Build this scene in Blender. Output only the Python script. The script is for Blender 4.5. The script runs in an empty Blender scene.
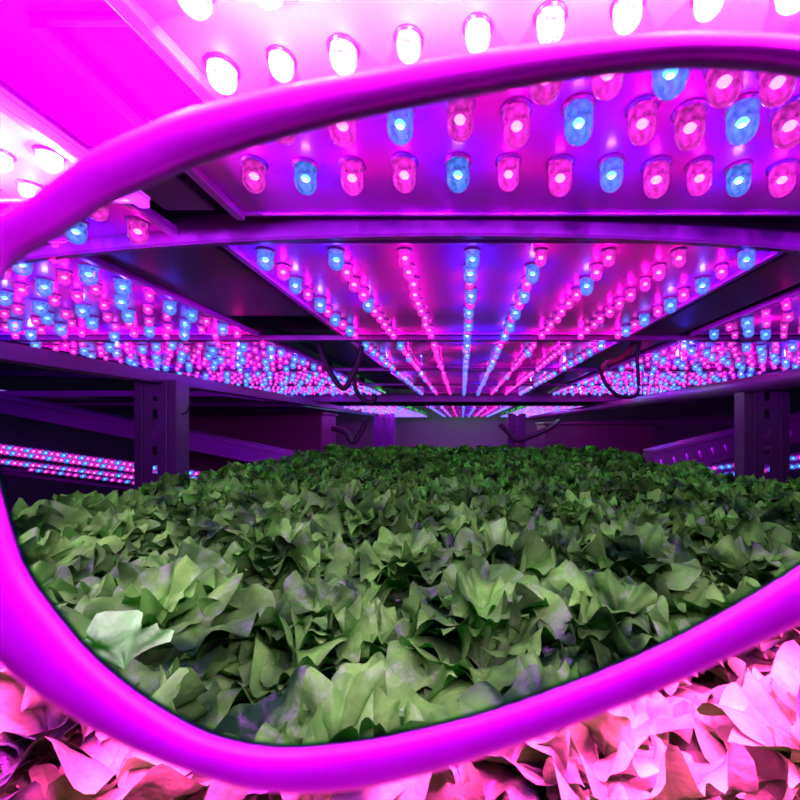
import bpy, bmesh, math, random
from mathutils import Vector, Matrix, noise
random.seed(7)
S = bpy.context.scene
COL = S.collection
F = 400.0; VX, VY = 462.0, 428.0        # focal length in pixels and the vanishing point (800 x 800)
def X(px, d): return (px - VX) * d / F
def Z(py, d): return (VY - py) * d / F

# ------------------------------------------------------------------ materials
def mat(name, col, rough=.5, metal=0., emis=None, es=0., spec=.5, noise_amt=0., noise_scale=20., coat=0.):
    m = bpy.data.materials.new(name); m.use_nodes = True
    n = m.node_tree.nodes; l = m.node_tree.links
    b = n['Principled BSDF']
    b.inputs['Base Color'].default_value = (*col, 1)
    b.inputs['Roughness'].default_value = rough
    b.inputs['Metallic'].default_value = metal
    b.inputs['Specular IOR Level'].default_value = spec
    b.inputs['Coat Weight'].default_value = coat
    if emis:
        b.inputs['Emission Color'].default_value = (*emis, 1)
        b.inputs['Emission Strength'].default_value = es
    if noise_amt:
        tc = n.new('ShaderNodeTexCoord'); t = n.new('ShaderNodeTexNoise'); t.inputs['Scale'].default_value = noise_scale
        t.inputs['Detail'].default_value = 5
        r = n.new('ShaderNodeValToRGB')
        r.color_ramp.elements[0].position = .3; r.color_ramp.elements[1].position = .7
        r.color_ramp.elements[0].color = (*[c * (1 - noise_amt) for c in col], 1)
        r.color_ramp.elements[1].color = (*[min(1, c * (1 + noise_amt)) for c in col], 1)
        l.new(tc.outputs['Object'], t.inputs['Vector']); l.new(t.outputs['Fac'], r.inputs['Fac'])
        l.new(r.outputs['Color'], b.inputs['Base Color'])
    return m

def dome_mat(name, col, glow, es, fac):
    """a clear tinted resin dome: part see-through, part glowing"""
    m = bpy.data.materials.new(name); m.use_nodes = True
    n = m.node_tree.nodes; l = m.node_tree.links
    n.clear()
    out = n.new('ShaderNodeOutputMaterial')
    tr = n.new('ShaderNodeBsdfTransparent'); tr.inputs['Color'].default_value = (*col, 1)
    em = n.new('ShaderNodeEmission'); em.inputs['Color'].default_value = (*glow, 1)
    tc = n.new('ShaderNodeTexCoord'); nz = n.new('ShaderNodeTexNoise'); nz.inputs['Scale'].default_value = 160
    mr = n.new('ShaderNodeMapRange'); mr.inputs[1].default_value = .35; mr.inputs[2].default_value = .7
    mr.inputs[3].default_value = es * .45; mr.inputs[4].default_value = es * 1.7
    l.new(tc.outputs['Object'], nz.inputs['Vector']); l.new(nz.outputs['Fac'], mr.inputs[0]); l.new(mr.outputs[0], em.inputs['Strength'])
    gl = n.new('ShaderNodeBsdfGlossy'); gl.inputs['Roughness'].default_value = .08
    fr = n.new('ShaderNodeFresnel'); fr.inputs['IOR'].default_value = 1.4
    mx = n.new('ShaderNodeMixShader'); mx.inputs[0].default_value = fac
    m2 = n.new('ShaderNodeMixShader')
    l.new(tr.outputs[0], mx.inputs[1]); l.new(em.outputs[0], mx.inputs[2])
    l.new(fr.outputs[0], m2.inputs[0]); l.new(mx.outputs[0], m2.inputs[1]); l.new(gl.outputs[0], m2.inputs[2])
    l.new(m2.outputs[0], out.inputs[0])
    return m

K = 1.0
M = {}
M['plate'] = mat('violet_reflector', (.85, .003, .93), .22, .12, noise_amt=.06, noise_scale=9, coat=.08, spec=.3)
M['plate_white'] = mat('white_reflector', (.92, .25, .95), .35, .2)
M['lip'] = mat('violet_lip', (.75, .02, .85), .35, .3)
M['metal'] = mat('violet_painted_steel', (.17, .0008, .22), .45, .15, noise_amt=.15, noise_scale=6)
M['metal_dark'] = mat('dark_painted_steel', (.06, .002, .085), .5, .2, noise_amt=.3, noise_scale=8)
M['metal_grey'] = mat('grey_steel', (.14, .018, .14), .4, .3, noise_amt=.15, noise_scale=10)
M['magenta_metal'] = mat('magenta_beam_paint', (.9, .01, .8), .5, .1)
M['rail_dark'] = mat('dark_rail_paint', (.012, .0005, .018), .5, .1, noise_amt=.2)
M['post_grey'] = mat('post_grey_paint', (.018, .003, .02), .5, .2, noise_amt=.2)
M['rail_grey'] = mat('rail_grey_paint', (.055, .006, .055), .45, .2, noise_amt=.2)
M['duct'] = mat('duct_grey', (.03, .003, .03), .6)
M['olive'] = mat('olive_bracket', (.06, .022, .03), .6)
M['black'] = mat('black_rubber', (.002, .0002, .003), .6, spec=.15)
M['red'] = mat('red_cable', (.06, .0003, .006), .6, spec=.2)
M['maroon'] = mat('maroon_plastic', (.10, .001, .05), .6)
M['room'] = mat('room_paint', (.12, .002, .19), .8, noise_amt=.3, noise_scale=1.5)
M['far'] = mat('far_wall_paint', (.45, .030, .42), .8, noise_amt=.1, noise_scale=2)
M['floor'] = mat('floor_paint', (.08, .004, .1), .5, noise_amt=.3, noise_scale=2)
M['tray'] = mat('tray_plastic', (.05, .02, .05), .6, noise_amt=.2)
M['led_base'] = mat('led_base', (.5, .02, .6), .3, .4)
M['red_dome'] = dome_mat('red_led_dome', (1, .55, .8), (1, .0010, .44), 56 * K, .42)
M['blue_dome'] = dome_mat('blue_led_dome', (.7, .8, 1), (.14, .012, 1), 44 * K, .42)
M['white_dome'] = dome_mat('pink_led_dome', (1, .9, 1), (1, .10, 1), 30 * K, .5)
M['red_chip'] = mat('red_led_chip', (1, .3, .5), emis=(1, .014, .42), es=150*K)
M['blue_chip'] = mat('blue_led_chip', (.5, .8, 1), emis=(.13, .032, 1), es=80*K)
M['white_chip'] = mat('pink_led_chip', (1, .9, 1), emis=(1, .4, 1), es=60 * K)

# leaf
def leaf_mat(name, c0, c1, rough=.30):
    m = bpy.data.materials.new(name); m.use_nodes = True
    n = m.node_tree.nodes; l = m.node_tree.links
    b = n['Principled BSDF']; b.inputs['Roughness'].default_value = rough
    b.inputs['Specular IOR Level'].default_value = .05
    tc = n.new('ShaderNodeTexCoord'); t = n.new('ShaderNodeTexNoise'); t.inputs['Scale'].default_value = 14; t.inputs['Detail'].default_value = 6
    t.noise_dimensions = '4D'
    oi = n.new('ShaderNodeObjectInfo')
    ml = n.new('ShaderNodeMath'); ml.operation = 'MULTIPLY'; ml.inputs[1].default_value = 50
    l.new(oi.outputs['Random'], ml.inputs[0]); l.new(ml.outputs[0], t.inputs['W'])
    r = n.new('ShaderNodeValToRGB'); r.color_ramp.elements[0].position = .36; r.color_ramp.elements[1].position = .66
    r.color_ramp.elements[0].color = (*c0, 1); r.color_ramp.elements[1].color = (*c1, 1)
    l.new(tc.outputs['Object'], t.inputs['Vector']); l.new(t.outputs['Fac'], r.inputs['Fac'])
    l.new(r.outputs['Color'], b.inputs['Base Color'])
    t2 = n.new('ShaderNodeTexNoise'); t2.inputs['Scale'].default_value = 120
    bp = n.new('ShaderNodeBump'); bp.inputs['Strength'].default_value = .35; bp.inputs['Distance'].default_value = .004
    l.new(tc.outputs['Object'], t2.inputs['Vector']); l.new(t2.outputs['Fac'], bp.inputs['Height']); l.new(bp.outputs[0], b.inputs['Normal'])
    return m
M['leaf'] = leaf_mat('lettuce_leaf', (.003, .042, .003), (.056, .50, .015))
M['pale_leaf'] = leaf_mat('pale_lettuce_leaf', (.10, .85, .05), (.16, .95, .08), .5)  # light catching a leaf, put into the colour as a pale tone
M['stem'] = mat('lettuce_stem', (.3, .6, .2), .4)

# sunglasses
M['rim'] = mat('glasses_frame_plastic', (.0100, .0001, .0145), .4, 0, spec=.3)
def lens_mat(name, T, refl=.15):
    m = bpy.data.materials.new(name); m.use_nodes = True
    n = m.node_tree.nodes; l = m.node_tree.links; n.clear()
    out = n.new('ShaderNodeOutputMaterial')
    tr = n.new('ShaderNodeBsdfTransparent'); tr.inputs['Color'].default_value = (*[math.sqrt(t) for t in T], 1)
    gl = n.new('ShaderNodeBsdfGlossy'); gl.inputs['Roughness'].default_value = .02; gl.inputs['Color'].default_value = (.02, .02, .02, 1)
    fr = n.new('ShaderNodeFresnel'); fr.inputs['IOR'].default_value = 1.15
    mx = n.new('ShaderNodeMixShader')
    l.new(fr.outputs[0], mx.inputs[0]); l.new(tr.outputs[0], mx.inputs[1]); l.new(gl.outputs[0], mx.inputs[2]); l.new(mx.outputs[0], out.inputs[0])
    return m
M['lens'] = lens_mat('green_tinted_lens', (.030, .90, .052))
M['lens_edge'] = lens_mat('green_lens_edge', (.010, .5, .05))

# ------------------------------------------------------------------ mesh helpers
def link_mesh(name, bm, mats, parent=None, smooth=False, loc=None):
    me = bpy.data.meshes.new(name); bm.to_mesh(me); bm.free()
    if not isinstance(mats, (list, tuple)): mats = [mats]
    for m in mats: me.materials.append(M[m] if isinstance(m, str) else m)
    if smooth:
        for p in me.polygons: p.use_smooth = True
    o = bpy.data.objects.new(name, me); COL.objects.link(o)
    if parent: o.parent = parent
    if loc: o.location = loc
    return o
def tag(o, label=None, cat=None, group=None, kind=None):
    if label: o['label'] = label
    if cat: o['category'] = cat
    if group: o['group'] = group
    if kind: o['kind'] = kind
    return o
def empty(name, loc=(0, 0, 0), rot=(0, 0, 0)):
    o = bpy.data.objects.new(name, None); COL.objects.link(o); o.location = loc; o.rotation_euler = rot; o.empty_display_size = .05
    return o
def box(bm, x0, x1, y0, y1, z0, z1, bev=0., mi=0):
    g = bmesh.ops.create_cube(bm, size=1)
    vs = g['verts']
    for v in vs:
        v.co = Vector(((x0 + x1) / 2 + v.co.x * (x1 - x0), (y0 + y1) / 2 + v.co.y * (y1 - y0), (z0 + z1) / 2 + v.co.z * (z1 - z0)))
    fs = set(f for v in vs for f in v.link_faces)
    for f in fs: f.material_index = mi
    if bev:
        es = list(set(e for v in vs for e in v.link_edges))
        bmesh.ops.bevel(bm, geom=es, offset=bev, segments=2, affect='EDGES', profile=.6)
def lathe(bm, prof, seg=14, mi=0, c=(0, 0, 0)):
    rings = []
    for r, z in prof:
        if r < 1e-6: rings.append([bm.verts.new((c[0], c[1], c[2] + z))])
        else: rings.append([bm.verts.new((c[0] + r * math.cos(2 * math.pi * i / seg), c[1] + r * math.sin(2 * math.pi * i / seg), c[2] + z)) for i in range(seg)])
    for a, b in zip(rings, rings[1:]):
        for i in range(seg):
            j = (i + 1) % seg
            if len(a) == 1 and len(b) == 1: continue
            if len(a) == 1: f = bm.faces.new((a[0], b[i], b[j]))
            elif len(b) == 1: f = bm.faces.new((a[i], b[0], a[j]))
            else: f = bm.faces.new((a[i], b[i], b[j], a[j]))
            f.material_index = mi; f.smooth = True
def tube(bm, pts, r, seg=10, mi=0, cap=True):
    pts = [Vector(p) for p in pts]; rings = []
    up = Vector((0, 0, 1))
    for i, p in enumerate(pts):
        t = (pts[min(i + 1, len(pts) - 1)] - pts[max(i - 1, 0)]).normalized()
        u = t.cross(up)
        if u.length < 1e-3: u = t.cross(Vector((1, 0, 0)))
        u.normalize(); v = t.cross(u).normalized()
        rr = r[i] if isinstance(r, (list, tuple)) else r
        rings.append([bm.verts.new(p + u * rr * math.cos(2 * math.pi * k / seg) + v * rr * math.sin(2 * math.pi * k / seg)) for k in range(seg)])
    for a, b in zip(rings, rings[1:]):
        for k in range(seg):
            f = bm.faces.new((a[k], b[k], b[(k + 1) % seg], a[(k + 1) % seg])); f.material_index = mi; f.smooth = True
    if cap:
        bm.faces.new(rings[0][::-1]); bm.faces.new(rings[-1])
def spline(pts, n, closed=False):
    out = []; N = len(pts); P = [Vector(p) for p in pts]
    segs = N if closed else N - 1
    for s in range(segs):
        if closed: p0, p1, p2, p3 = P[(s - 1) % N], P[s], P[(s + 1) % N], P[(s + 2) % N]
        else: p0, p1, p2, p3 = P[max(s - 1, 0)], P[s], P[s + 1], P[min(s + 2, N - 1)]
        for k in range(n):
            t = k / n
            out.append(.5 * ((2 * p1) + (p2 - p0) * t + (2 * p0 - 5 * p1 + 4 * p2 - p3) * t * t + (3 * p1 - p0 - 3 * p2 + p3) * t ** 3))
    if not closed: out.append(P[-1])
    return out

# ------------------------------------------------------------------ LEDs (hang below z = 0)
CHIP = lambda R: [(0, -.012), (R * .28, -.0125), (R * .42, -.0150), (R * .30, -.0175), (0, -.0185)]
def led_mesh(name, dome, chip, R=.0130, H=.033, with_chip=True):
    bm = bmesh.new()
    lathe(bm, [(0, 0), (R * 1.12, 0), (R * 1.12, -.0022), (R * .95, -.0030), (R * .95, -.0032)], 14, 0)
    prof = [(R * .95, -.0032), (R * .95, -H + R)]
    for k in range(1, 6):
        a = k / 5 * math.pi / 2
        prof.append((R * .95 * math.cos(a) if k < 5 else 0, -H + R - R * math.sin(a)))
    lathe(bm, prof, 14, 1)
    # the glowing chip on a small post with two dark lead legs
    if with_chip: lathe(bm, CHIP(R), 8, 2)
    for s in (-1, 1): box(bm, s * R * .5 - .001, s * R * .5 + .001, -.0006, .0006, -.0075, -.003, mi=3)
    me = bpy.data.meshes.new(name); bm.to_mesh(me); bm.free()
    for m in ('led_base', dome, chip, 'black'): me.materials.append(M[m])
    return me
LED = {'r': led_mesh('red_led', 'red_dome', 'red_chip'), 'b': led_mesh('blue_led', 'blue_dome', 'blue_chip'),
       'w': led_mesh('pink_led', 'white_dome', 'white_chip', .015, .026)}
LEDN = {k: led_mesh(n_ + '_bulb', d_, c_, with_chip=False) for k, n_, d_, c_ in (('r', 'red_led', 'red_dome', 'red_chip'), ('b', 'blue_led', 'blue_dome', 'blue_chip'))}
CH = {}
for k in 'rb':
    bm = bmesh.new(); lathe(bm, CHIP(.013), 10, 0); CH[k] = bpy.data.meshes.new('chip'); bm.to_mesh(CH[k]); bm.free(); CH[k].materials.append(M[{'r': 'red_chip', 'b': 'blue_chip'}[k]])
def add_led_split(parent, x, y, z, k, s=1.0):
    o = add_led(parent, x, y, z, k, s); o.data = LEDN[k]
    c = bpy.data.objects.new('chip', CH[k]); COL.objects.link(c); c.parent = o
LNAME = {'r': 'red_led', 'b': 'blue_led', 'w': 'pink_led'}
def add_led(parent, x, y, z, k, s=1.0, rz=0., rot=None):
    o = bpy.data.objects.new(LNAME[k], LED[k]); COL.objects.link(o); o.parent = parent
    o.location = (x, y, z); o.scale = (s, s, s); o.rotation_euler = rot or (0, 0, rz)
    return o
def copy_tree(o, parent=None):
    c = o.copy(); COL.objects.link(c); c.parent = parent
    for ch in list(o.children): copy_tree(ch, c)
    return c

# a fixture: plate (z=0 down), rim lip and housing above
def fixture_body(W, D, plate='plate', lip='lip'):
    root = empty('grow_light_fixture')
    bm = bmesh.new(); box(bm, -W / 2, W / 2, 0, D, 0, .004); link_mesh('reflector_plate', bm, plate, root)
    bm = bmesh.new(); t = .012
    box(bm, -W / 2, -W / 2 + t, 0, D, -.010, -.0002, .002); box(bm, W / 2 - t, W / 2, 0, D, -.010, -.0002, .002)
    box(bm, -W / 2 + t, W / 2 - t, 0, t * .5, -.004, -.0002, .0015); box(bm, -W / 2 + t, W / 2 - t, D - t * .5, D, -.004, -.0002, .0015)
    link_mesh('lip', bm, lip, root)
    bm = bmesh.new(); box(bm, -W / 2 + .03, W / 2 - .03, .03, D - .03, .0042, .05, .006); link_mesh('housing', bm, 'metal_dark', root)
    for sx in (-1, 1):
        bm = bmesh.new(); tube(bm, [(sx * (W / 2 - .08), D / 2, .05), (sx * (W / 2 - .08), D / 2, .649)], .003, 6); link_mesh('hanger', bm, 'metal_dark', root)
    return root
PW, PD = .92, .63
def std_fixture(seed):
    rnd = random.Random(seed)
    root = fixture_body(PW, PD)
    for c in range(8):
        x = -PW / 2 + .055 + c * (PW - .11) / 7
        for r in range(10):
            y = .035 + r * .0620
            k = 'b' if (r * 2 + c * 3 + (c // 2)) % 4 in (0,) or rnd.random() < .12 else 'r'
            add_led(root, x + rnd.uniform(-.003, .003), y, 0, k, rnd.uniform(.98, 1.1) if k == 'b' else rnd.uniform(.78, .9))
    return root
fxC = std_fixture(3)
PCX = .075                                    # middle of the centre bay
rows = [(.64, .30), (1.345, .30), (2.045, .30), (2.745, .30), (4.15, .235), (4.9, .235), (5.65, .235), (6.4, .235), (7.15, .235)]
place = {0: 'nearest beyond the bowed crossbar', 1: 'second beyond the bowed crossbar', 2: 'third beyond the bowed crossbar', 3: 'fourth beyond the bowed crossbar'}
first = True
# side bays carry denser panels
def dense_fixture(seed, w=.86):
    rnd = random.Random(seed)
    root = fixture_body(w, PD)
    for c in range(11):
        x = -w / 2 + .04 + c * (w - .08) / 10
        for r in range(9):
            y = .036 + r * .068 + (.020 if c % 2 else -.006)
            k = 'b' if (r + c * 2) % 3 == 0 or rnd.random() < .05 else 'r'
            add_led(root, x + rnd.uniform(-.004, .004), min(y, PD - .025), 0, k, rnd.uniform(1.0, 1.12) if k == 'b' else rnd.uniform(.72, .85))
    return root
fxS = dense_fixture(11)
def place_fx(src, used, loc, label, group):
    o = src if not used[0] else copy_tree(src)
    used[0] = True
    o.location = loc; o['label'] = label; o['category'] = 'grow light'; o['group'] = group
    return o
uc, us = [False], [False]
for i, (d, z) in enumerate(rows):
    for side, cx, src, u in (('centre', PCX, fxC, uc), ('left', -1.075, fxS, us), ('right', 1.155, fxS, us)):
        if i < 4:
            lab = {'centre': 'violet LED panel over the bed middle, ', 'left': 'dense LED panel above the left side of the bed, ', 'right': 'dense LED panel above the right side of the bed, '}[side] + place[i]
            g = 'LED panels hung over the bed'
        else:
            lab = 'distant glowing LED panel beyond the dark gap, %s row' % {'centre': 'middle', 'left': 'left', 'right': 'right'}[side]
            g = 'distant LED panels, %s row' % side
        place_fx(src, u, (cx, d, z), lab, g)

# the panel seen right inside the top of the lens, with its lamps placed in rows across
p0 = fixture_body(.92, .27)
p0.location = (.145, .290, .300)
tag(p0, 'violet LED panel with big separate red and blue bulbs, at the top inside the lens', 'grow light', 'LED panels hung over the bed')
r1 = [(255, 'r'), (305, 'b'), (352, 'r'), (405, 'r'), (458, 'b'), (508, 'r'), (560, 'r'), (610, 'b'), (657, 'r'), (700, 'r'), (742, 'b'), (785, 'r'), (830, 'r'), (872, 'b')]
r2 = [(285, 'r'), (342, 'r'), (400, 'b'), (460, 'r'), (517, 'r'), (578, 'b'), (642, 'r'), (692, 'r'), (740, 'b'), (790, 'r'), (850, 'r'), (905, 'b')]
r3 = [(545, 'r'), (606, 'r'), (667, 'b'), (727, 'r'), (782, 'r'), (850, 'b')]
for lst, d in ((r1, .455), (r2, .375), (r3, .325)):
    for px, k in lst:
        add_led_split(p0, X(px, d) - p0.location.x, d + random.uniform(-.006, .006) - p0.location.y, 0, k, random.uniform(.98, 1.12))
p0l = fixture_body(.86, .30)
p0l.location = (-.43 - .43, .345, .300)
tag(p0l, 'violet LED panel partly hidden by the left end of the glasses rim', 'grow light', 'LED panels hung over the bed')
for c in range(9):
    for r in range(4):
        add_led(p0l, .39 - c * .09, .235 - r * .065, 0, 'b' if (c + r * 2) % 4 == 1 else 'r')

# near, very bright white-pink panels seen above the glasses, hung lower and slightly askew
def near_fixture(W, D, loc, rz, label, nx, ny, sx, sy, ox, oy):
    root = fixture_body(W, D, 'plate_white', 'plate_white')
    root.location = loc; root.rotation_euler = (0, 0, rz)
    tag(root, label, 'grow light', 'bright panels above the glasses')
    for i in range(nx):
        for j in range(ny):
            add_led(root, ox + i * sx + (sx / 2 if j % 2 else 0), oy - j * sy, 0, 'w', random.uniform(.6, .8))
    return root
ang = math.atan2(.2805 - .348, .237 + .202)
a = Vector((-.202, .348)); ux = Vector((math.cos(ang), math.sin(ang))); uy = Vector((-ux.y, ux.x))
Wn, Dn = .95, .62
org = a + ux * (Wn / 2) - uy * Dn
near_fixture(Wn, Dn, (org.x, org.y, .270), ang, 'glaring pink-white LED panel above the glasses, spanning the top of the picture', 17, 6, .048, .052, -Wn / 2 + .03, Dn - .045)
near_fixture(.8, .62, (-.37 - .40, .475 - .62, .270), 0, 'glaring pink-white LED panel in the top left corner, above the glasses', 15, 6, .05, .052, -.36, .59)

# ------------------------------------------------------------------ light rack steelwork
def bar(name, x0, x1, y0, y1, z0, z1, m, label, cat='beam', group=None, bev=.003):
    c = ((x0 + x1) / 2, (y0 + y1) / 2, z0)
    bm = bmesh.new(); box(bm, x0 - c[0], x1 - c[0], y0 - c[1], y1 - c[1], 0, z1 - z0, bev)
    return tag(link_mesh(name, bm, m, loc=c), label, cat, group)
# bowed crossbar: an angle profile following a shallow arc
bm = bmesh.new(); rings = []
for i in range(41):
    x = -1.6 + i * 3.3 / 40
    y = .575 + .16 * min(x * x, 1.2) if x < 0 else .575 + .17 * min((x - .0) ** 2, 1.2)
    prof = [(0, .318), (0, .281), (.004, .278), (.016, .279), (.016, .283), (.008, .285), (.006, .318)]
    rings.append([bm.verts.new((x, y + dy, z)) for dy, z in prof])
for r0, r1_ in zip(rings, rings[1:]):
    for k in range(len(prof)):
        bm.faces.new((r0[k], r1_[k], r1_[(k + 1) % len(prof)], r0[(k + 1) % len(prof)]))
bm.faces.new(rings[0]); bm.faces.new(rings[-1][::-1])
tag(link_mesh('crossbar', bm, 'metal'), 'broad bowed violet crossbar just behind the top row of bulbs', 'beam')
for d, nm in ((1.30, 'first thin violet crossbar beyond the bowed one'), (2.0, 'second thin violet crossbar beyond the bowed one'), (2.70, 'third thin violet crossbar beyond the bowed one')):
    bar('crossbar', -1.62, 1.70, d, d + .03, .286, .302, 'metal', nm, group='thin crossbars between panels', bev=.002)
bar('crossbar', -1.9, 2.0, 3.44, 3.50, .225, .30, 'metal_dark', 'thick dark crossbar in front of the distant panels', bev=.004)
bar('crossbar', -1.9, 2.0, 4.02, 4.08, .225, .30, 'metal_dark', 'dark crossbar right before the distant panels', bev=.004)
# lengthwise channels in the gaps between bays
bar('channel_beam', -.640, -.41, .66, 1.08, .302, .42, 'metal', 'deep violet box beam in the left gap between panels', bev=.004)
bar('cable_tray', -.60, -.42, 1.34, 3.40, .33, .37, 'metal_dark', 'dark cable tray above the left gap', 'cable tray')
bar('channel_beam', .56, .70, .64, 3.40, .300, .36, 'metal', 'violet lengthwise beam in the right gap between panels')
bar('channel_beam', -.415, -.345, .43, .56, .304, .36, 'metal', 'short violet strut beside the left edge of the top panel')
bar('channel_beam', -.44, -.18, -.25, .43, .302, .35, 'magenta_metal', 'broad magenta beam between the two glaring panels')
bar('bracket', -.46, -.33, 1.12, 1.14, .32, .345, 'olive', 'olive bracket behind the violet box beam', 'bracket')
bar('mounting_block', -.405, -.385, 1.05, 1.07, .302, .318, 'olive', 'small olive block on the left panel edge', 'bracket', bev=.001)
# side rails
bm = bmesh.new()
tube(bm, [(0, y, 0) for y in (0, 2, 4, 6)], .034, 14)
tag(link_mesh('side_rail', bm, 'rail_grey', loc=(1.19, .9, .178)), 'long grey round rail along the right side of the rack', 'rail')
bar('side_rail', -1.30, -1.24, .9, 6.9, .185, .235, 'rail_dark', 'long dark square rail along the left side of the rack', 'rail')
bar('side_rail', -1.62, -1.56, .6, 3.5, .262, .30, 'metal_dark', 'dark outer rail under the left panels', 'rail')
bar('side_rail', 1.60, 1.66, .6, 3.5, .262, .30, 'metal_dark', 'dark outer rail under the right panels', 'rail')

# uprights with keyhole slots (C channel)
FLOOR = -1.2
def post(x, d, w, dep, ztop, m, label, group=None, slots=True):
    root = empty('rack_post', (x, d, FLOOR)); tag(root, label, 'post', group)
    H = ztop - FLOOR; sw = w * .13
    bm = bmesh.new()
    # front web split round the slots
    pitch = .075; z = 0
    y0, y1 = -.002, .002
    if slots:
        box(bm, -w / 2, -sw / 2, y0, y1, 0, H); box(bm, sw / 2, w / 2, y0, y1, 0, H)
        k = 0
        while z < H - .01:
            box(bm, -sw / 2, sw / 2, y0, y1, z, min(z + pitch * .5, H)); z += pitch
    else: box(bm, -w / 2, w / 2, y0, y1, 0, H)
    for s in (-1, 1):
        box(bm, s * w / 2 - .002, s * w / 2 + .002, 0, dep, 0, H)
        box(bm, s * w * .30 - .006, s * w * .30 + .006, -.010, -.002, 0, H, .002)
    link_mesh('channel', bm, m, root)
    bm = bmesh.new(); box(bm, -w * .7, w * .7, -.04, dep + .04, 0, .008, .002); link_mesh('foot_plate', bm, m, root)
    return root
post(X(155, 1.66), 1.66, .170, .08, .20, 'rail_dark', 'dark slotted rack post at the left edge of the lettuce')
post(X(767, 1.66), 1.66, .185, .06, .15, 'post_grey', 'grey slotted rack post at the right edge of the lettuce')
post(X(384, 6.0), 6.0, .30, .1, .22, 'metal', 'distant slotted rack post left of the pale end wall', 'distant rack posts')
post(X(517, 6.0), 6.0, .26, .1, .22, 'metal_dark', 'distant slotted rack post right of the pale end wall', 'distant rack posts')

# ------------------------------------------------------------------ cables
def cable(pts, r, m, label, name='cable', group='hanging cables'):
    bm = bmesh.new(); tube(bm, spline(pts, 8), r, 8)
    tag(link_mesh(name, bm, m), label, 'cable', group)
def P(px, py, d): return (X(px, d), d, Z(py, d))
d = 1.36
cable([P(318, 338, d), P(321, 350, d), P(328, 368, d), P(338, 384, d), P(345, 388, d), P(352, 376, d), P(358, 362, d), P(362, 346, d)], .009, 'black', 'black cable looped in a V below the left gap')
cable([P(354, 375, 1.5), P(356, 390, 1.5), P(364, 400, 1.5), P(372, 402, 1.5), P(376, 396, 1.5)], .0085, 'black', 'short black cable curling beside the V loop')
cable([P(640, 340, d), P(637, 358, d), P(638, 372, d), P(638, 392, d), P(630, 397, d), P(617, 395, d), P(606, 384, d), P(599, 368, d)], .0065, 'black', 'black cable hanging in a loop below the right gap')
cable([P(600, 374, 1.4), P(606, 364, 1.4), P(618, 360, 1.4), P(628, 352, 1.4), P(634, 342, 1.4)], .010, 'red', 'dark red cable sagging under the right beam')
cable([P(172, 402, 1.7), P(178, 412, 1.7), P(186, 413, 1.7), P(191, 402, 1.7)], .004, 'black', 'thin cable beside the left rack post')

# ------------------------------------------------------------------ neighbouring racks
def led_bar(A, B, n, label, group, thick=.02, s=1.2, pat='rrb', rowsn=1, depth=.04, light='metal_dark'):
    A, B = Vector(A), Vector(B); L = (B - A).length
    t = (B - A).normalized(); q = t.to_track_quat('X', 'Z')
    root = empty('grow_light_bar', A); root.rotation_mode = 'QUATERNION'; root.rotation_quaternion = q
    tag(root, label, 'grow light', group)
    bm = bmesh.new(); box(bm, 0, L, 0, depth, -thick * rowsn / 2, thick * rowsn / 2, .003); link_mesh('housing', bm, light, root)
    i = 0
    for r in range(rowsn):
        for k in range(n):
            z = (r - (rowsn - 1) / 2) * thick
            add_led(root, (k + .5 + .3 * (r % 2)) * L / n, 0, z, pat[(k + r) % len(pat)], s, rot=(-math.pi / 2, 0, 0))
            i += 1
    return root
def B3(px, py, d): return Vector(P(px, py, d))
gL = 'LED strips on the left neighbouring rack'
led_bar(B3(-40, 443, 2.6), B3(235, 481, 2.6), 46, 'topmost blue and red LED strip left of the post, above the lettuce', gL, .032, 1.25, 'brr', 2)
led_bar(B3(-40, 456, 2.55), B3(240, 490, 2.55), 46, 'middle red and pink LED strip left of the post', gL, .03, 1.2, 'rrb', 1)
led_bar(B3(30, 469, 2.5), B3(235, 495, 2.5), 28, 'lowest thin LED strip left of the post', gL, .03, .9, 'rbr', 1)
led_bar(B3(-30, 388, 3.2), B3(21, 397, 3.2), 14, 'tiny bright LED strip at the far left edge', gL, .035, 1.2, 'rbb', 2)
led_bar(B3(47, 419, 3.2), B3(96, 422, 3.2), 11, 'short white LED strip hovering over the lilac gutter', gL, .03, 1.3, 'rbr', 1)
def gutter(A, B, h, dep, m, label, name='gutter', dimples=0, cat='gutter'):
    A, B = Vector(A), Vector(B); L = (B - A).length
    root = empty(name, A); root.rotation_mode = 'QUATERNION'; root.rotation_quaternion = (B - A).normalized().to_track_quat('X', 'Z')
    tag(root, label, cat)
    bm = bmesh.new(); box(bm, 0, L, 0, dep, -h / 2, h / 2, .006); link_mesh('channel', bm, m, root)
    bm = bmesh.new(); box(bm, 0, L, -.012, -.0005, h / 2 - .022, h / 2, .003); box(bm, 0, L, -.010, -.0005, -h / 2, -h / 2 + .014, .003); link_mesh('flange', bm, m, root)
    for k in range(dimples):
        bm = bmesh.new(); lathe(bm, [(0, .006), (.008, .004), (.014, 0)], 10)
        o = link_mesh('rivet', bm, 'led_base', root, True, ((k + .5) * L / dimples, -.001, -.01)); o.rotation_euler = (math.pi / 2, 0, 0); o.scale = (.7, 1.7, 1)
    return root
M['lilac'] = mat('lilac_metal', (.16, .010, .20), .5, .1, noise_amt=.15)
gutter(B3(-40, 396, 2.8), B3(300, 463, 2.8), .12, .15, 'lilac', 'sloping lilac gutter of the left neighbouring rack')
gutter(B3(-40, 465, 2.7), B3(140, 487, 2.7), .05, .2, 'metal', 'violet shelf edge below the left LED strips', 'shelf_edge', cat='shelf')
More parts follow.
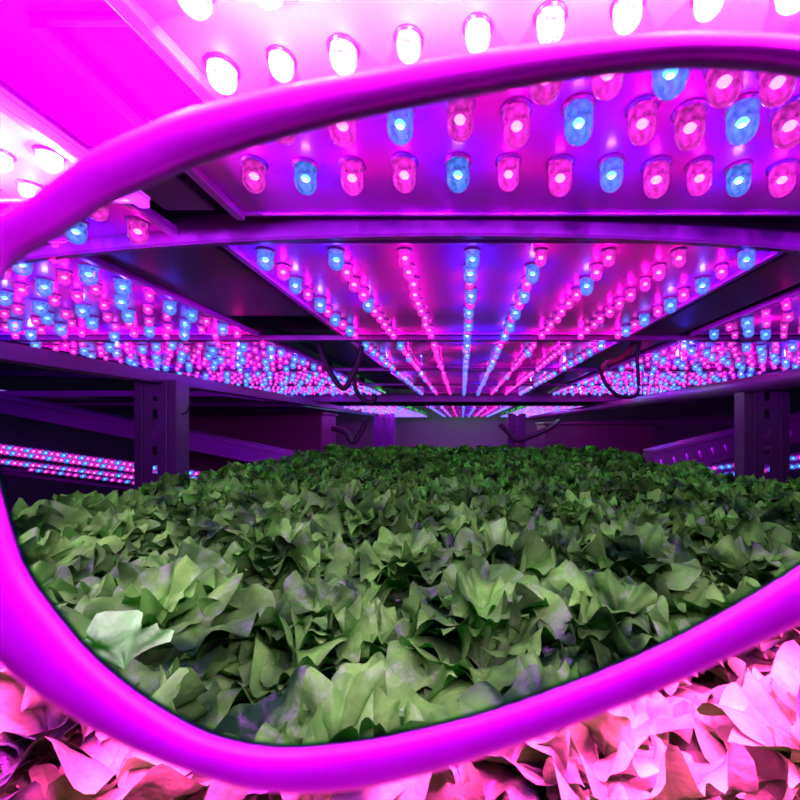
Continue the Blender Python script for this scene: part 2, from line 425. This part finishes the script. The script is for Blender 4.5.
# upper decks left: long violet bars
for (a_, b_, w_, lab) in ((((-40, 372), (140, 376)), None, .05, 'faint upper shelf bar left of the post'), (((38, 402), (300, 404)), None, .055, 'faint lower shelf bar behind the left post')):
    gutter(B3(*a_[0], 3.6), B3(*a_[1], 3.6), w_, .1, 'metal', lab, 'shelf_bar', cat='beam')
bar('shelf_deck', -5.0, -1.7, 2.9, 5.8, .23, .27, 'metal', 'wide violet shelf deck of the left neighbouring rack', 'shelf')
gutter(B3(655, 463, 2.3), B3(860, 414, 2.3), .15, .12, 'metal_grey', 'sloping grey rail with a row of rivets, right of the lettuce', 'riveted_rail', 16, 'rail')
gR = 'LED strips on the right neighbouring rack'
led_bar(B3(665, 478, 2.4), B3(850, 455, 2.4), 26, 'dim violet LED strip under the riveted rail', gR, .05, 1.1, 'brb', 2, light='metal')
# bins
def bin_(px0, px1, py0, py1, d, dep, m, label):
    root = empty('storage_bin', (X((px0 + px1) / 2, d), d, FLOOR)); tag(root, label, 'bin', 'dark bins beside the bed')
    w = X(px1, d) - X(px0, d); z1 = Z(py0, d) - FLOOR; z0 = Z(py1, d) - FLOOR
    bm = bmesh.new(); box(bm, -w / 2, w / 2, 0, dep, z0, z1 - .03, .015); link_mesh('body', bm, m, root)
    bm = bmesh.new(); box(bm, -w / 2 - .02, w / 2 + .02, -.02, dep + .02, z1 - .03, z1, .01); link_mesh('rim', bm, m, root)
    bm = bmesh.new(); box(bm, -w / 2 + .03, w / 2 - .03, .03, dep - .03, 0, z0 + .01, .01); link_mesh('stand', bm, 'metal_dark', root)
bin_(180, 322, 412, 470, 4.4, .5, 'maroon', 'long maroon bin behind the left post')
bin_(545, 655, 422, 470, 4.6, .5, 'maroon', 'long maroon bin right of the bed')
# arched pale hoses at the far sides
cable([P(332, 428, 4.2), P(345, 432, 4.2), P(353, 442, 4.2), P(362, 430, 4.2), P(366, 420, 4.2)], .03, 'duct', 'grey curved duct end at the far left of the bed', 'duct', 'far ducts')
cable([P(500, 424, 4.6), P(508, 432, 4.6), P(518, 440, 4.6), P(545, 430, 4.6), P(560, 420, 4.6)], .03, 'duct', 'grey curved duct end at the far right of the bed', 'duct', 'far ducts')

# ------------------------------------------------------------------ room
def struct(name, x0, x1, y0, y1, z0, z1, m):
    bm = bmesh.new(); box(bm, x0, x1, y0, y1, z0, z1)
    o = link_mesh(name, bm, m); o['kind'] = 'structure'; return o
XL, XR, YB, YF, ZC = -6.5, 6.5, -2.0, 9.5, .95
struct('floor', XL, XR, YB, YF, FLOOR - .1, FLOOR, 'floor')
struct('ceiling', XL, XR, YB, YF, ZC, ZC + .1, 'room')
struct('wall_left', XL - .1, XL, YB, YF, FLOOR, ZC, 'room')
struct('wall_right', XR, XR + .1, YB, YF, FLOOR, ZC, 'room')
struct('wall_back', XL, XR, YB - .1, YB, FLOOR, ZC, 'room')
struct('wall_front', XL, XR, YF, YF + .1, FLOOR, ZC, 'far')

# ------------------------------------------------------------------ lettuce bed
HL = .185
DECK = -HL - .125
for k in range(4):
    root = empty('grow_tray', (.04, 0, DECK - .06)); tag(root, 'dark grow tray under the lettuce, %s' % ('nearest the glasses', 'second from the glasses', 'third from the glasses', 'farthest from the glasses')[k], 'tray', 'grow trays')
    y0 = -.15 + k * 1.06; y1 = y0 + 1.05
    bm = bmesh.new(); box(bm, -1.20, 1.20, y0, y1, 0, .05, .004); link_mesh('board', bm, 'tray', root)
    bm = bmesh.new()
    box(bm, -1.22, -1.203, y0, y1, 0, .085, .003); box(bm, 1.203, 1.22, y0, y1, 0, .085, .003)
    link_mesh('rim', bm, 'tray', root)
for s, nm in ((-1, 'left'), (1, 'right')):
    bar('support_rail', .04 + s * 1.15 - .03, .04 + s * 1.15 + .03, -.2, 4.2, DECK - .12, DECK - .061, 'metal_dark', 'dark rail carrying the grow trays on the %s' % nm, 'rail')

def leaf(bm, L, A, base_tilt, bend, az, rnd, nr=11, na=26, amp=.020, mi=0, origin=(0, 0, 0), twist=0.):
    ph = [rnd.uniform(0, 6.28) for _ in range(6)]
    k1 = rnd.uniform(2.2, 3.6); k2 = rnd.uniform(6, 9); k3 = rnd.uniform(15, 20)
    grid = []
    ca, sa = math.cos(az), math.sin(az)
    ox, oy, oz = origin
    for i in range(nr + 1):
        r = i / nr
        row = []
        for j in range(na + 1):
            a_ = -1 + 2 * j / na
            edge = 1 + .12 * math.sin(k1 * 2 * a_ + ph[0]) + .16 * (1 - abs(math.sin(k2 * a_ * .5 + ph[1]))) ** 2 - .20 * a_ * a_
            rr = r * L * (1 + (edge - 1) * r * r)
            th = a_ * A * (.30 + .70 * r ** .6)
            u = rr * math.sin(th); v = rr * math.cos(th) if abs(th) < 2.6 else -rr * .85
            h = amp * r ** 1.5 * (1.1 * math.sin(k1 * a_ + ph[2]) + .95 * r * math.sin(k2 * a_ + ph[3] + 2.0 * r) + .45 * r ** 3 * math.sin(k3 * a_ + ph[4]))
            h += .0060 * r ** .5 * noise.noise(Vector((u * 42 + ph[5] * 9, v * 42, ph[4] * 5))) + .0042 * r * noise.noise(Vector((u * 95 + ph[5] * 9, v * 95, ph[4] * 5)))
            h += .010 * (abs(a_) ** 1.5) * r            # cupped
            h -= .0025 * math.exp(-(a_ * 9) ** 2) * (1 - r)   # midrib groove
            # curl the margin over
            # bend along v
            ang_ = base_tilt + bend * (v / L)
            a0 = base_tilt; 
            if abs(bend) > 1e-3:
                R_ = L / bend
                y = R_ * (math.cos(a0) - math.cos(ang_)); z = R_ * (math.sin(ang_) - math.sin(a0))
            else: y = v * math.sin(a0); z = v * math.cos(a0)
            # angle measured from vertical; normal
            y += -h * math.cos(ang_); z += h * math.sin(ang_)
            x = u
            row.append(bm.verts.new((ox + x * ca - y * sa, oy + x * sa + y * ca, oz + z)))
        grid.append(row)
    for i in range(nr):
        for j in range(na):
            if i == 0 and False: continue
            f = bm.faces.new((grid[i][j], grid[i][j + 1], grid[i + 1][j + 1], grid[i + 1][j])); f.smooth = True; f.material_index = mi
def head_mesh(seed, hi=1):
    rnd = random.Random(seed); bm = bmesh.new()
    nr, na = {2: (14, 46), 1: (11, 34), 0: (7, 22)}[hi]
    for (n, tilt, bend, L, r0, z0) in ((6, .95, .8, .110, .0, .015), (7, 1.05, .5, .074, .052, .030), (8, .80, .7, .070, .036, .052), (6, .50, .9, .064, .016, .068), (4, .15, .9, .055, .004, .078)):
        o = rnd.uniform(0, 6.28)
        for i in range(n):
            az = o + i * 6.283 / n + rnd.uniform(-.4, .4)
            leaf(bm, L * rnd.uniform(.8, 1.25), rnd.uniform(1.0, 1.4), tilt + rnd.uniform(-.35, .3), bend + rnd.uniform(-.5, .6), az, rnd, nr, na, L * .21 * rnd.uniform(.7, 1.3), 0, (-r0 * math.sin(az), r0 * math.cos(az), z0 + rnd.uniform(-.008, .008)))
    lathe(bm, [(.012, -.02), (.012, .015), (.006, .025), (0, .027)], 8, 1)
    me = bpy.data.meshes.new('lettuce_head'); bm.to_mesh(me); bm.free()
    me.materials.append(M['leaf']); me.materials.append(M['stem'])
    return me
TOP = [head_mesh(100 + i, 2) for i in range(5)]
HI = [head_mesh(100 + i) for i in range(6)]
LO = [head_mesh(200 + i, 0) for i in range(4)]
rnd = random.Random(5)
nrow = 21; ncol = 13
highlight_done = False
for j in range(nrow):
    y = .10 + j * .188
    for i in range(ncol):
        x = -1.10 + i * .19 + (.05 if j % 2 else -.03) + rnd.uniform(-.02, .02)
        yy = y + rnd.uniform(-.02, .02)
        if y > .55 and i == ncol - 1 and j % 2: pass
        s = rnd.uniform(.88, 1.12)
        o = bpy.data.objects.new('lettuce_head', rnd.choice(TOP if y < .8 else HI if y < 1.8 else LO)); COL.objects.link(o)
        hz = rnd.uniform(-.012, .010)
        if y < .3: s *= .92
        o.location = (x, yy, DECK - .008 + hz * .5); o.rotation_euler = (rnd.uniform(-.12, .12), rnd.uniform(-.12, .12), rnd.uniform(0, 6.28)); o.scale = (s, s, s * rnd.uniform(.92, 1.08))
        band = 'front' if y < .6 else 'middle' if y < 1.8 else 'far'
        sd = 'left' if i < 4 else 'centre' if i < 9 else 'right'
        tag(o, 'frilly green lettuce head in the %s rows of the bed, %s' % (band, 'at the left' if sd == 'left' else 'at the right' if sd == 'right' else 'in the middle'), 'lettuce', 'lettuce heads, %s rows, %s' % (band, sd))
        if (not highlight_done) and abs(yy - .29) < .06 and abs(x + .30) < .11:
            highlight_done = True
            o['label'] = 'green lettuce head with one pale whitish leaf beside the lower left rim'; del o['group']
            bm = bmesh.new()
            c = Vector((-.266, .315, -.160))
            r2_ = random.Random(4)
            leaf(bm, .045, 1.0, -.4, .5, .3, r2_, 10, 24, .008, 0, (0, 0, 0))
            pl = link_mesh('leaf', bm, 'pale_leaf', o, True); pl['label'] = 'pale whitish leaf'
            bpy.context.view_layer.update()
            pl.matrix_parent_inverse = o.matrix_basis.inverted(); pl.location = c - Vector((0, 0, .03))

# ------------------------------------------------------------------ sunglasses
inner = [(0, 268), (50, 236), (100, 205), (150, 182), (200, 161), (300, 130), (400, 107), (500, 88), (600, 72), (700, 64), (800, 72),
         (890, 100), (960, 160), (990, 250), (980, 350), (930, 440), (870, 515), (800, 566), (710, 620), (620, 664), (500, 709), (400, 735), (330, 746), (270, 748), (208, 734), (152, 704), (100, 664), (60, 620), (24, 568), (4, 508), (-12, 440), (-16, 370), (-12, 310)]
outer = [(-20, 236), (40, 198), (95, 156), (145, 132), (195, 112), (297, 88), (400, 70), (500, 53), (600, 42), (700, 38), (800, 42),
         (910, 62), (1000, 130), (1040, 240), (1030, 360), (975, 475), (900, 560), (805, 618), (728, 655), (640, 695), (512, 744), (410, 775), (335, 788), (258, 786), (190, 766), (122, 738), (60, 702), (5, 660), (-40, 600), (-60, 530), (-75, 450), (-75, 360), (-55, 280)]
def gd(px):
    x0 = (px - VX) / F * .03
    return .0325 - 1.9 * (x0 - .018) ** 2
def gp(p):
    d_ = gd(p[0]); return Vector((X(p[0], d_), d_, Z(p[1], d_)))
def seg_loop(pts): return spline([(p[0], p[1], 0) for p in pts], 6, True)
I = [gp(p) for p in seg_loop(inner)]; O = [gp(p) for p in seg_loop(outer)]
CX = sum((p.x for p in I)) / len(I)
glasses = empty('sunglasses', (.0445, .033, 0))
tag(glasses, 'green-tinted sunglasses with a magenta-lit plastic frame, held right before the camera', 'sunglasses')
bpy.context.view_layer.update()
GI = Matrix.Translation(-glasses.location)
mirror_x = .0445            # bridge plane
def rim_mesh(mir):
    bm = bmesh.new(); rings = []
    n = len(I)
    for a_, b_ in zip(I, O):
        c = (a_ + b_) / 2; h = (b_ - a_) / 2; t = .0010
        ring = []
        for k in range(14):
            th = 2 * math.pi * k / 14
            cx_ = math.copysign(abs(math.cos(th)) ** .75, math.cos(th)); sy_ = math.copysign(abs(math.sin(th)) ** .75, math.sin(th))
            p = c + h * cx_ + Vector((0, 1, 0)) * t * sy_
            if mir: p = Vector((2 * mirror_x - p.x, p.y, p.z))
            ring.append(bm.verts.new(GI @ p))
        rings.append(ring)
    for i in range(n):
        r0, r1_ = rings[i], rings[(i + 1) % n]
        for k in range(14):
            f = bm.faces.new((r0[k], r0[(k + 1) % 14], r1_[(k + 1) % 14], r1_[k])); f.smooth = True
    bmesh.ops.recalc_face_normals(bm, faces=bm.faces)
    return bm
def lens_mesh(mir, grow=.25):
    bm = bmesh.new()
    c = sum(I, Vector()) / len(I)
    for off in (.0004, .0010):
        N = 10; rings = []
        cv = None
        for s in range(1, N + 1):
            f_ = s / N
            ring = []
            for a_, b_ in zip(I, O):
                e = a_ + (b_ - a_) * grow
                x = c.x + (e.x - c.x) * f_; z = c.z + (e.z - c.z) * f_
                # depth on the same base curve
                yy = .0325 - 1.9 * (x * .95 - .018) ** 2 * 1.02
                p = Vector((x, (e.y - .0325 + 1.9 * (e.x * .95 - .018) ** 2 * 1.02) * f_ + yy + off, z))
                if mir: p.x = 2 * mirror_x - p.x
                ring.append(bm.verts.new(GI @ p))
            rings.append(ring)
        p = Vector((c.x, .0325 - 1.9 * (c.x * .95 - .018) ** 2 * 1.02 + off, c.z))
        if mir: p.x = 2 * mirror_x - p.x
        cv = bm.verts.new(GI @ p)
        n = len(I)
        for i in range(n):
            bm.faces.new((cv, rings[0][i], rings[0][(i + 1) % n])).smooth = True
        for r0, r1_ in zip(rings, rings[1:]):
            for i in range(n):
                bm.faces.new((r0[i], r0[(i + 1) % n], r1_[(i + 1) % n], r1_[i])).smooth = True
    bmesh.ops.recalc_face_normals(bm, faces=bm.faces)
    return bm
for mir in (False, True):
    link_mesh('frame', rim_mesh(mir), 'rim', glasses)
    link_mesh('lens', lens_mesh(mir), 'lens', glasses)
# thin green edge of the lens showing along the lower inside of the rim
bm = bmesh.new(); n = len(I); lo = []
for k in range(n):
    p = I[k]; c = sum(I, Vector()) / n
    dirn = (c - p); dirn.y = 0; dirn.normalize()
    lo.append((bm.verts.new(GI @ (p + Vector((0, .0002, 0)) - dirn * .0003)), bm.verts.new(GI @ (p + Vector((0, .0002, 0)) + dirn * .0003))))
for k in range(n):
    if I[k].z < .003 and I[(k + 1) % n].z < .003:
        bm.faces.new((lo[k][0], lo[(k + 1) % n][0], lo[(k + 1) % n][1], lo[k][1]))
e = link_mesh('lens_edge', bm, 'lens_edge', glasses); e['label'] = 'dark green lens edge'
sol = e.modifiers.new('s', 'SOLIDIFY'); sol.thickness = .0002
# bridge and temples
bm = bmesh.new()
tube(bm, [GI @ Vector(p) for p in spline([(.0400, .0315, .021), (.0425, .0328, .0235), (.0445, .0332, .0240), (.0465, .0328, .0235), (.0490, .0315, .021)], 4)], .0018, 10)
link_mesh('bridge', bm, 'rim', glasses)
for s in (0, 1):
    x0 = -.0375
    pts = [(x0, .0225, .008), (x0 - .004, .014, .009), (x0 - .005, -.03, .008), (x0 - .004, -.07, .004), (x0 - .002, -.095, -.02)]
    if s: pts = [(2 * mirror_x - p[0], p[1], p[2]) for p in pts]
    bm = bmesh.new(); tube(bm, [GI @ Vector(p) for p in spline(pts, 6)], .0022, 10); link_mesh('temple', bm, 'rim', glasses)

# ------------------------------------------------------------------ lights: added green spots below the panels, to bring out the crop's green
def spot(loc, e, col, size=150, blend=.5, r=.006, rot=(0, 0, 0)):
    l = bpy.data.lights.new('rack_lamp', 'SPOT'); l.energy = e; l.color = col; l.spot_size = math.radians(size); l.spot_blend = blend; l.shadow_soft_size = r
    o = bpy.data.objects.new('rack_lamp', l); COL.objects.link(o); o.location = loc; o.rotation_euler = rot
    return o
GC = (.35, 1.0, .30)
GE = 2.6
LE = 2.8
for y, z in ((.50, .255), (1.31, .262), (2.01, .262), (2.71, .262), (3.47, .2), (4.5, .2)):
    for x in (-.95, .08, 1.05):
        spot((x, y, z), GE * (.48 if y < .7 else 1.1 if y < 1.5 else 1.15 if y < 3 else 1.1), GC, 156, .35, .012)

LMP = {}
for k, c_ in (('r', (1, .0, .34)), ('b', (.16, .004, 1)), ('w', (1, .006, 1))):
    for q, mult in ((1, 1), (4, 4)):
        l = bpy.data.lights.new('led_lamp', 'POINT'); l.energy = LE * mult * {'w': 9.5, 'b': 2.0, 'r': .80}[k]; l.color = c_; l.shadow_soft_size = .004; LMP[k, q] = l
bpy.context.view_layer.update()
cnt = 0
for o in list(COL.objects):
    if o.parent and o.name.split('.')[0] in ('red_led', 'blue_led', 'pink_led'):
        nm = o.parent.name.split('.')[0]
        if nm != 'grow_light_fixture': continue
        p = o.matrix_world.translation; k = o.name[0].replace('p', 'w'); q = 1
        if p.y > 1.0 or k == 'w' or p.y < .2:
            cnt += 1
            if cnt % 4: continue
            q = 4
        lo_ = bpy.data.objects.new('led_lamp', LMP[k, q]); COL.objects.link(lo_); lo_.location = p + Vector((0, 0, -.020))
for x_, y_, z_, e_, c_ in ((0, 8.3, .7, 150, (1, .55, 1)), (-3.2, 2.2, .8, 200, (.45, .0, 1)), (3.2, 2.6, .8, 14, (.7, .0, .8))):  # unseen fill lights, added to brighten the end wall and room sides
    l = bpy.data.lights.new('room_lamp', 'POINT'); l.energy = e_; l.color = c_; l.shadow_soft_size = .08
    o = bpy.data.objects.new('room_lamp', l); COL.objects.link(o); o.location = (x_, y_, z_)
w = bpy.data.worlds.new('World'); S.world = w; w.use_nodes = True
w.node_tree.nodes['Background'].inputs[0].default_value = (.3, 0, .4, 1); w.node_tree.nodes['Background'].inputs[1].default_value = .05

cam = bpy.data.cameras.new('Camera'); co = bpy.data.objects.new('Camera', cam); COL.objects.link(co)
co.location = (0, 0, 0); co.rotation_euler = (math.pi / 2, 0, 0)
cam.lens = 18; cam.sensor_width = 36; cam.shift_x = -(VX - 400) / 800; cam.shift_y = (VY - 400) / 800
cam.clip_start = .004; cam.clip_end = 50
cam.dof.use_dof = True; cam.dof.focus_distance = .8; cam.dof.aperture_fstop = 40
S.camera = co
S.view_settings.view_transform = 'Standard'; S.view_settings.look = 'None'; S.view_settings.exposure = 0; S.view_settings.gamma = 1
S.view_settings.use_curve_mapping = False
S.cycles.use_denoising = True
S.cycles.max_bounces = 5; S.cycles.transparent_max_bounces = 16
S.cycles.use_adaptive_sampling = True; S.cycles.adaptive_threshold = .03
S.cycles.sample_clamp_indirect = 60
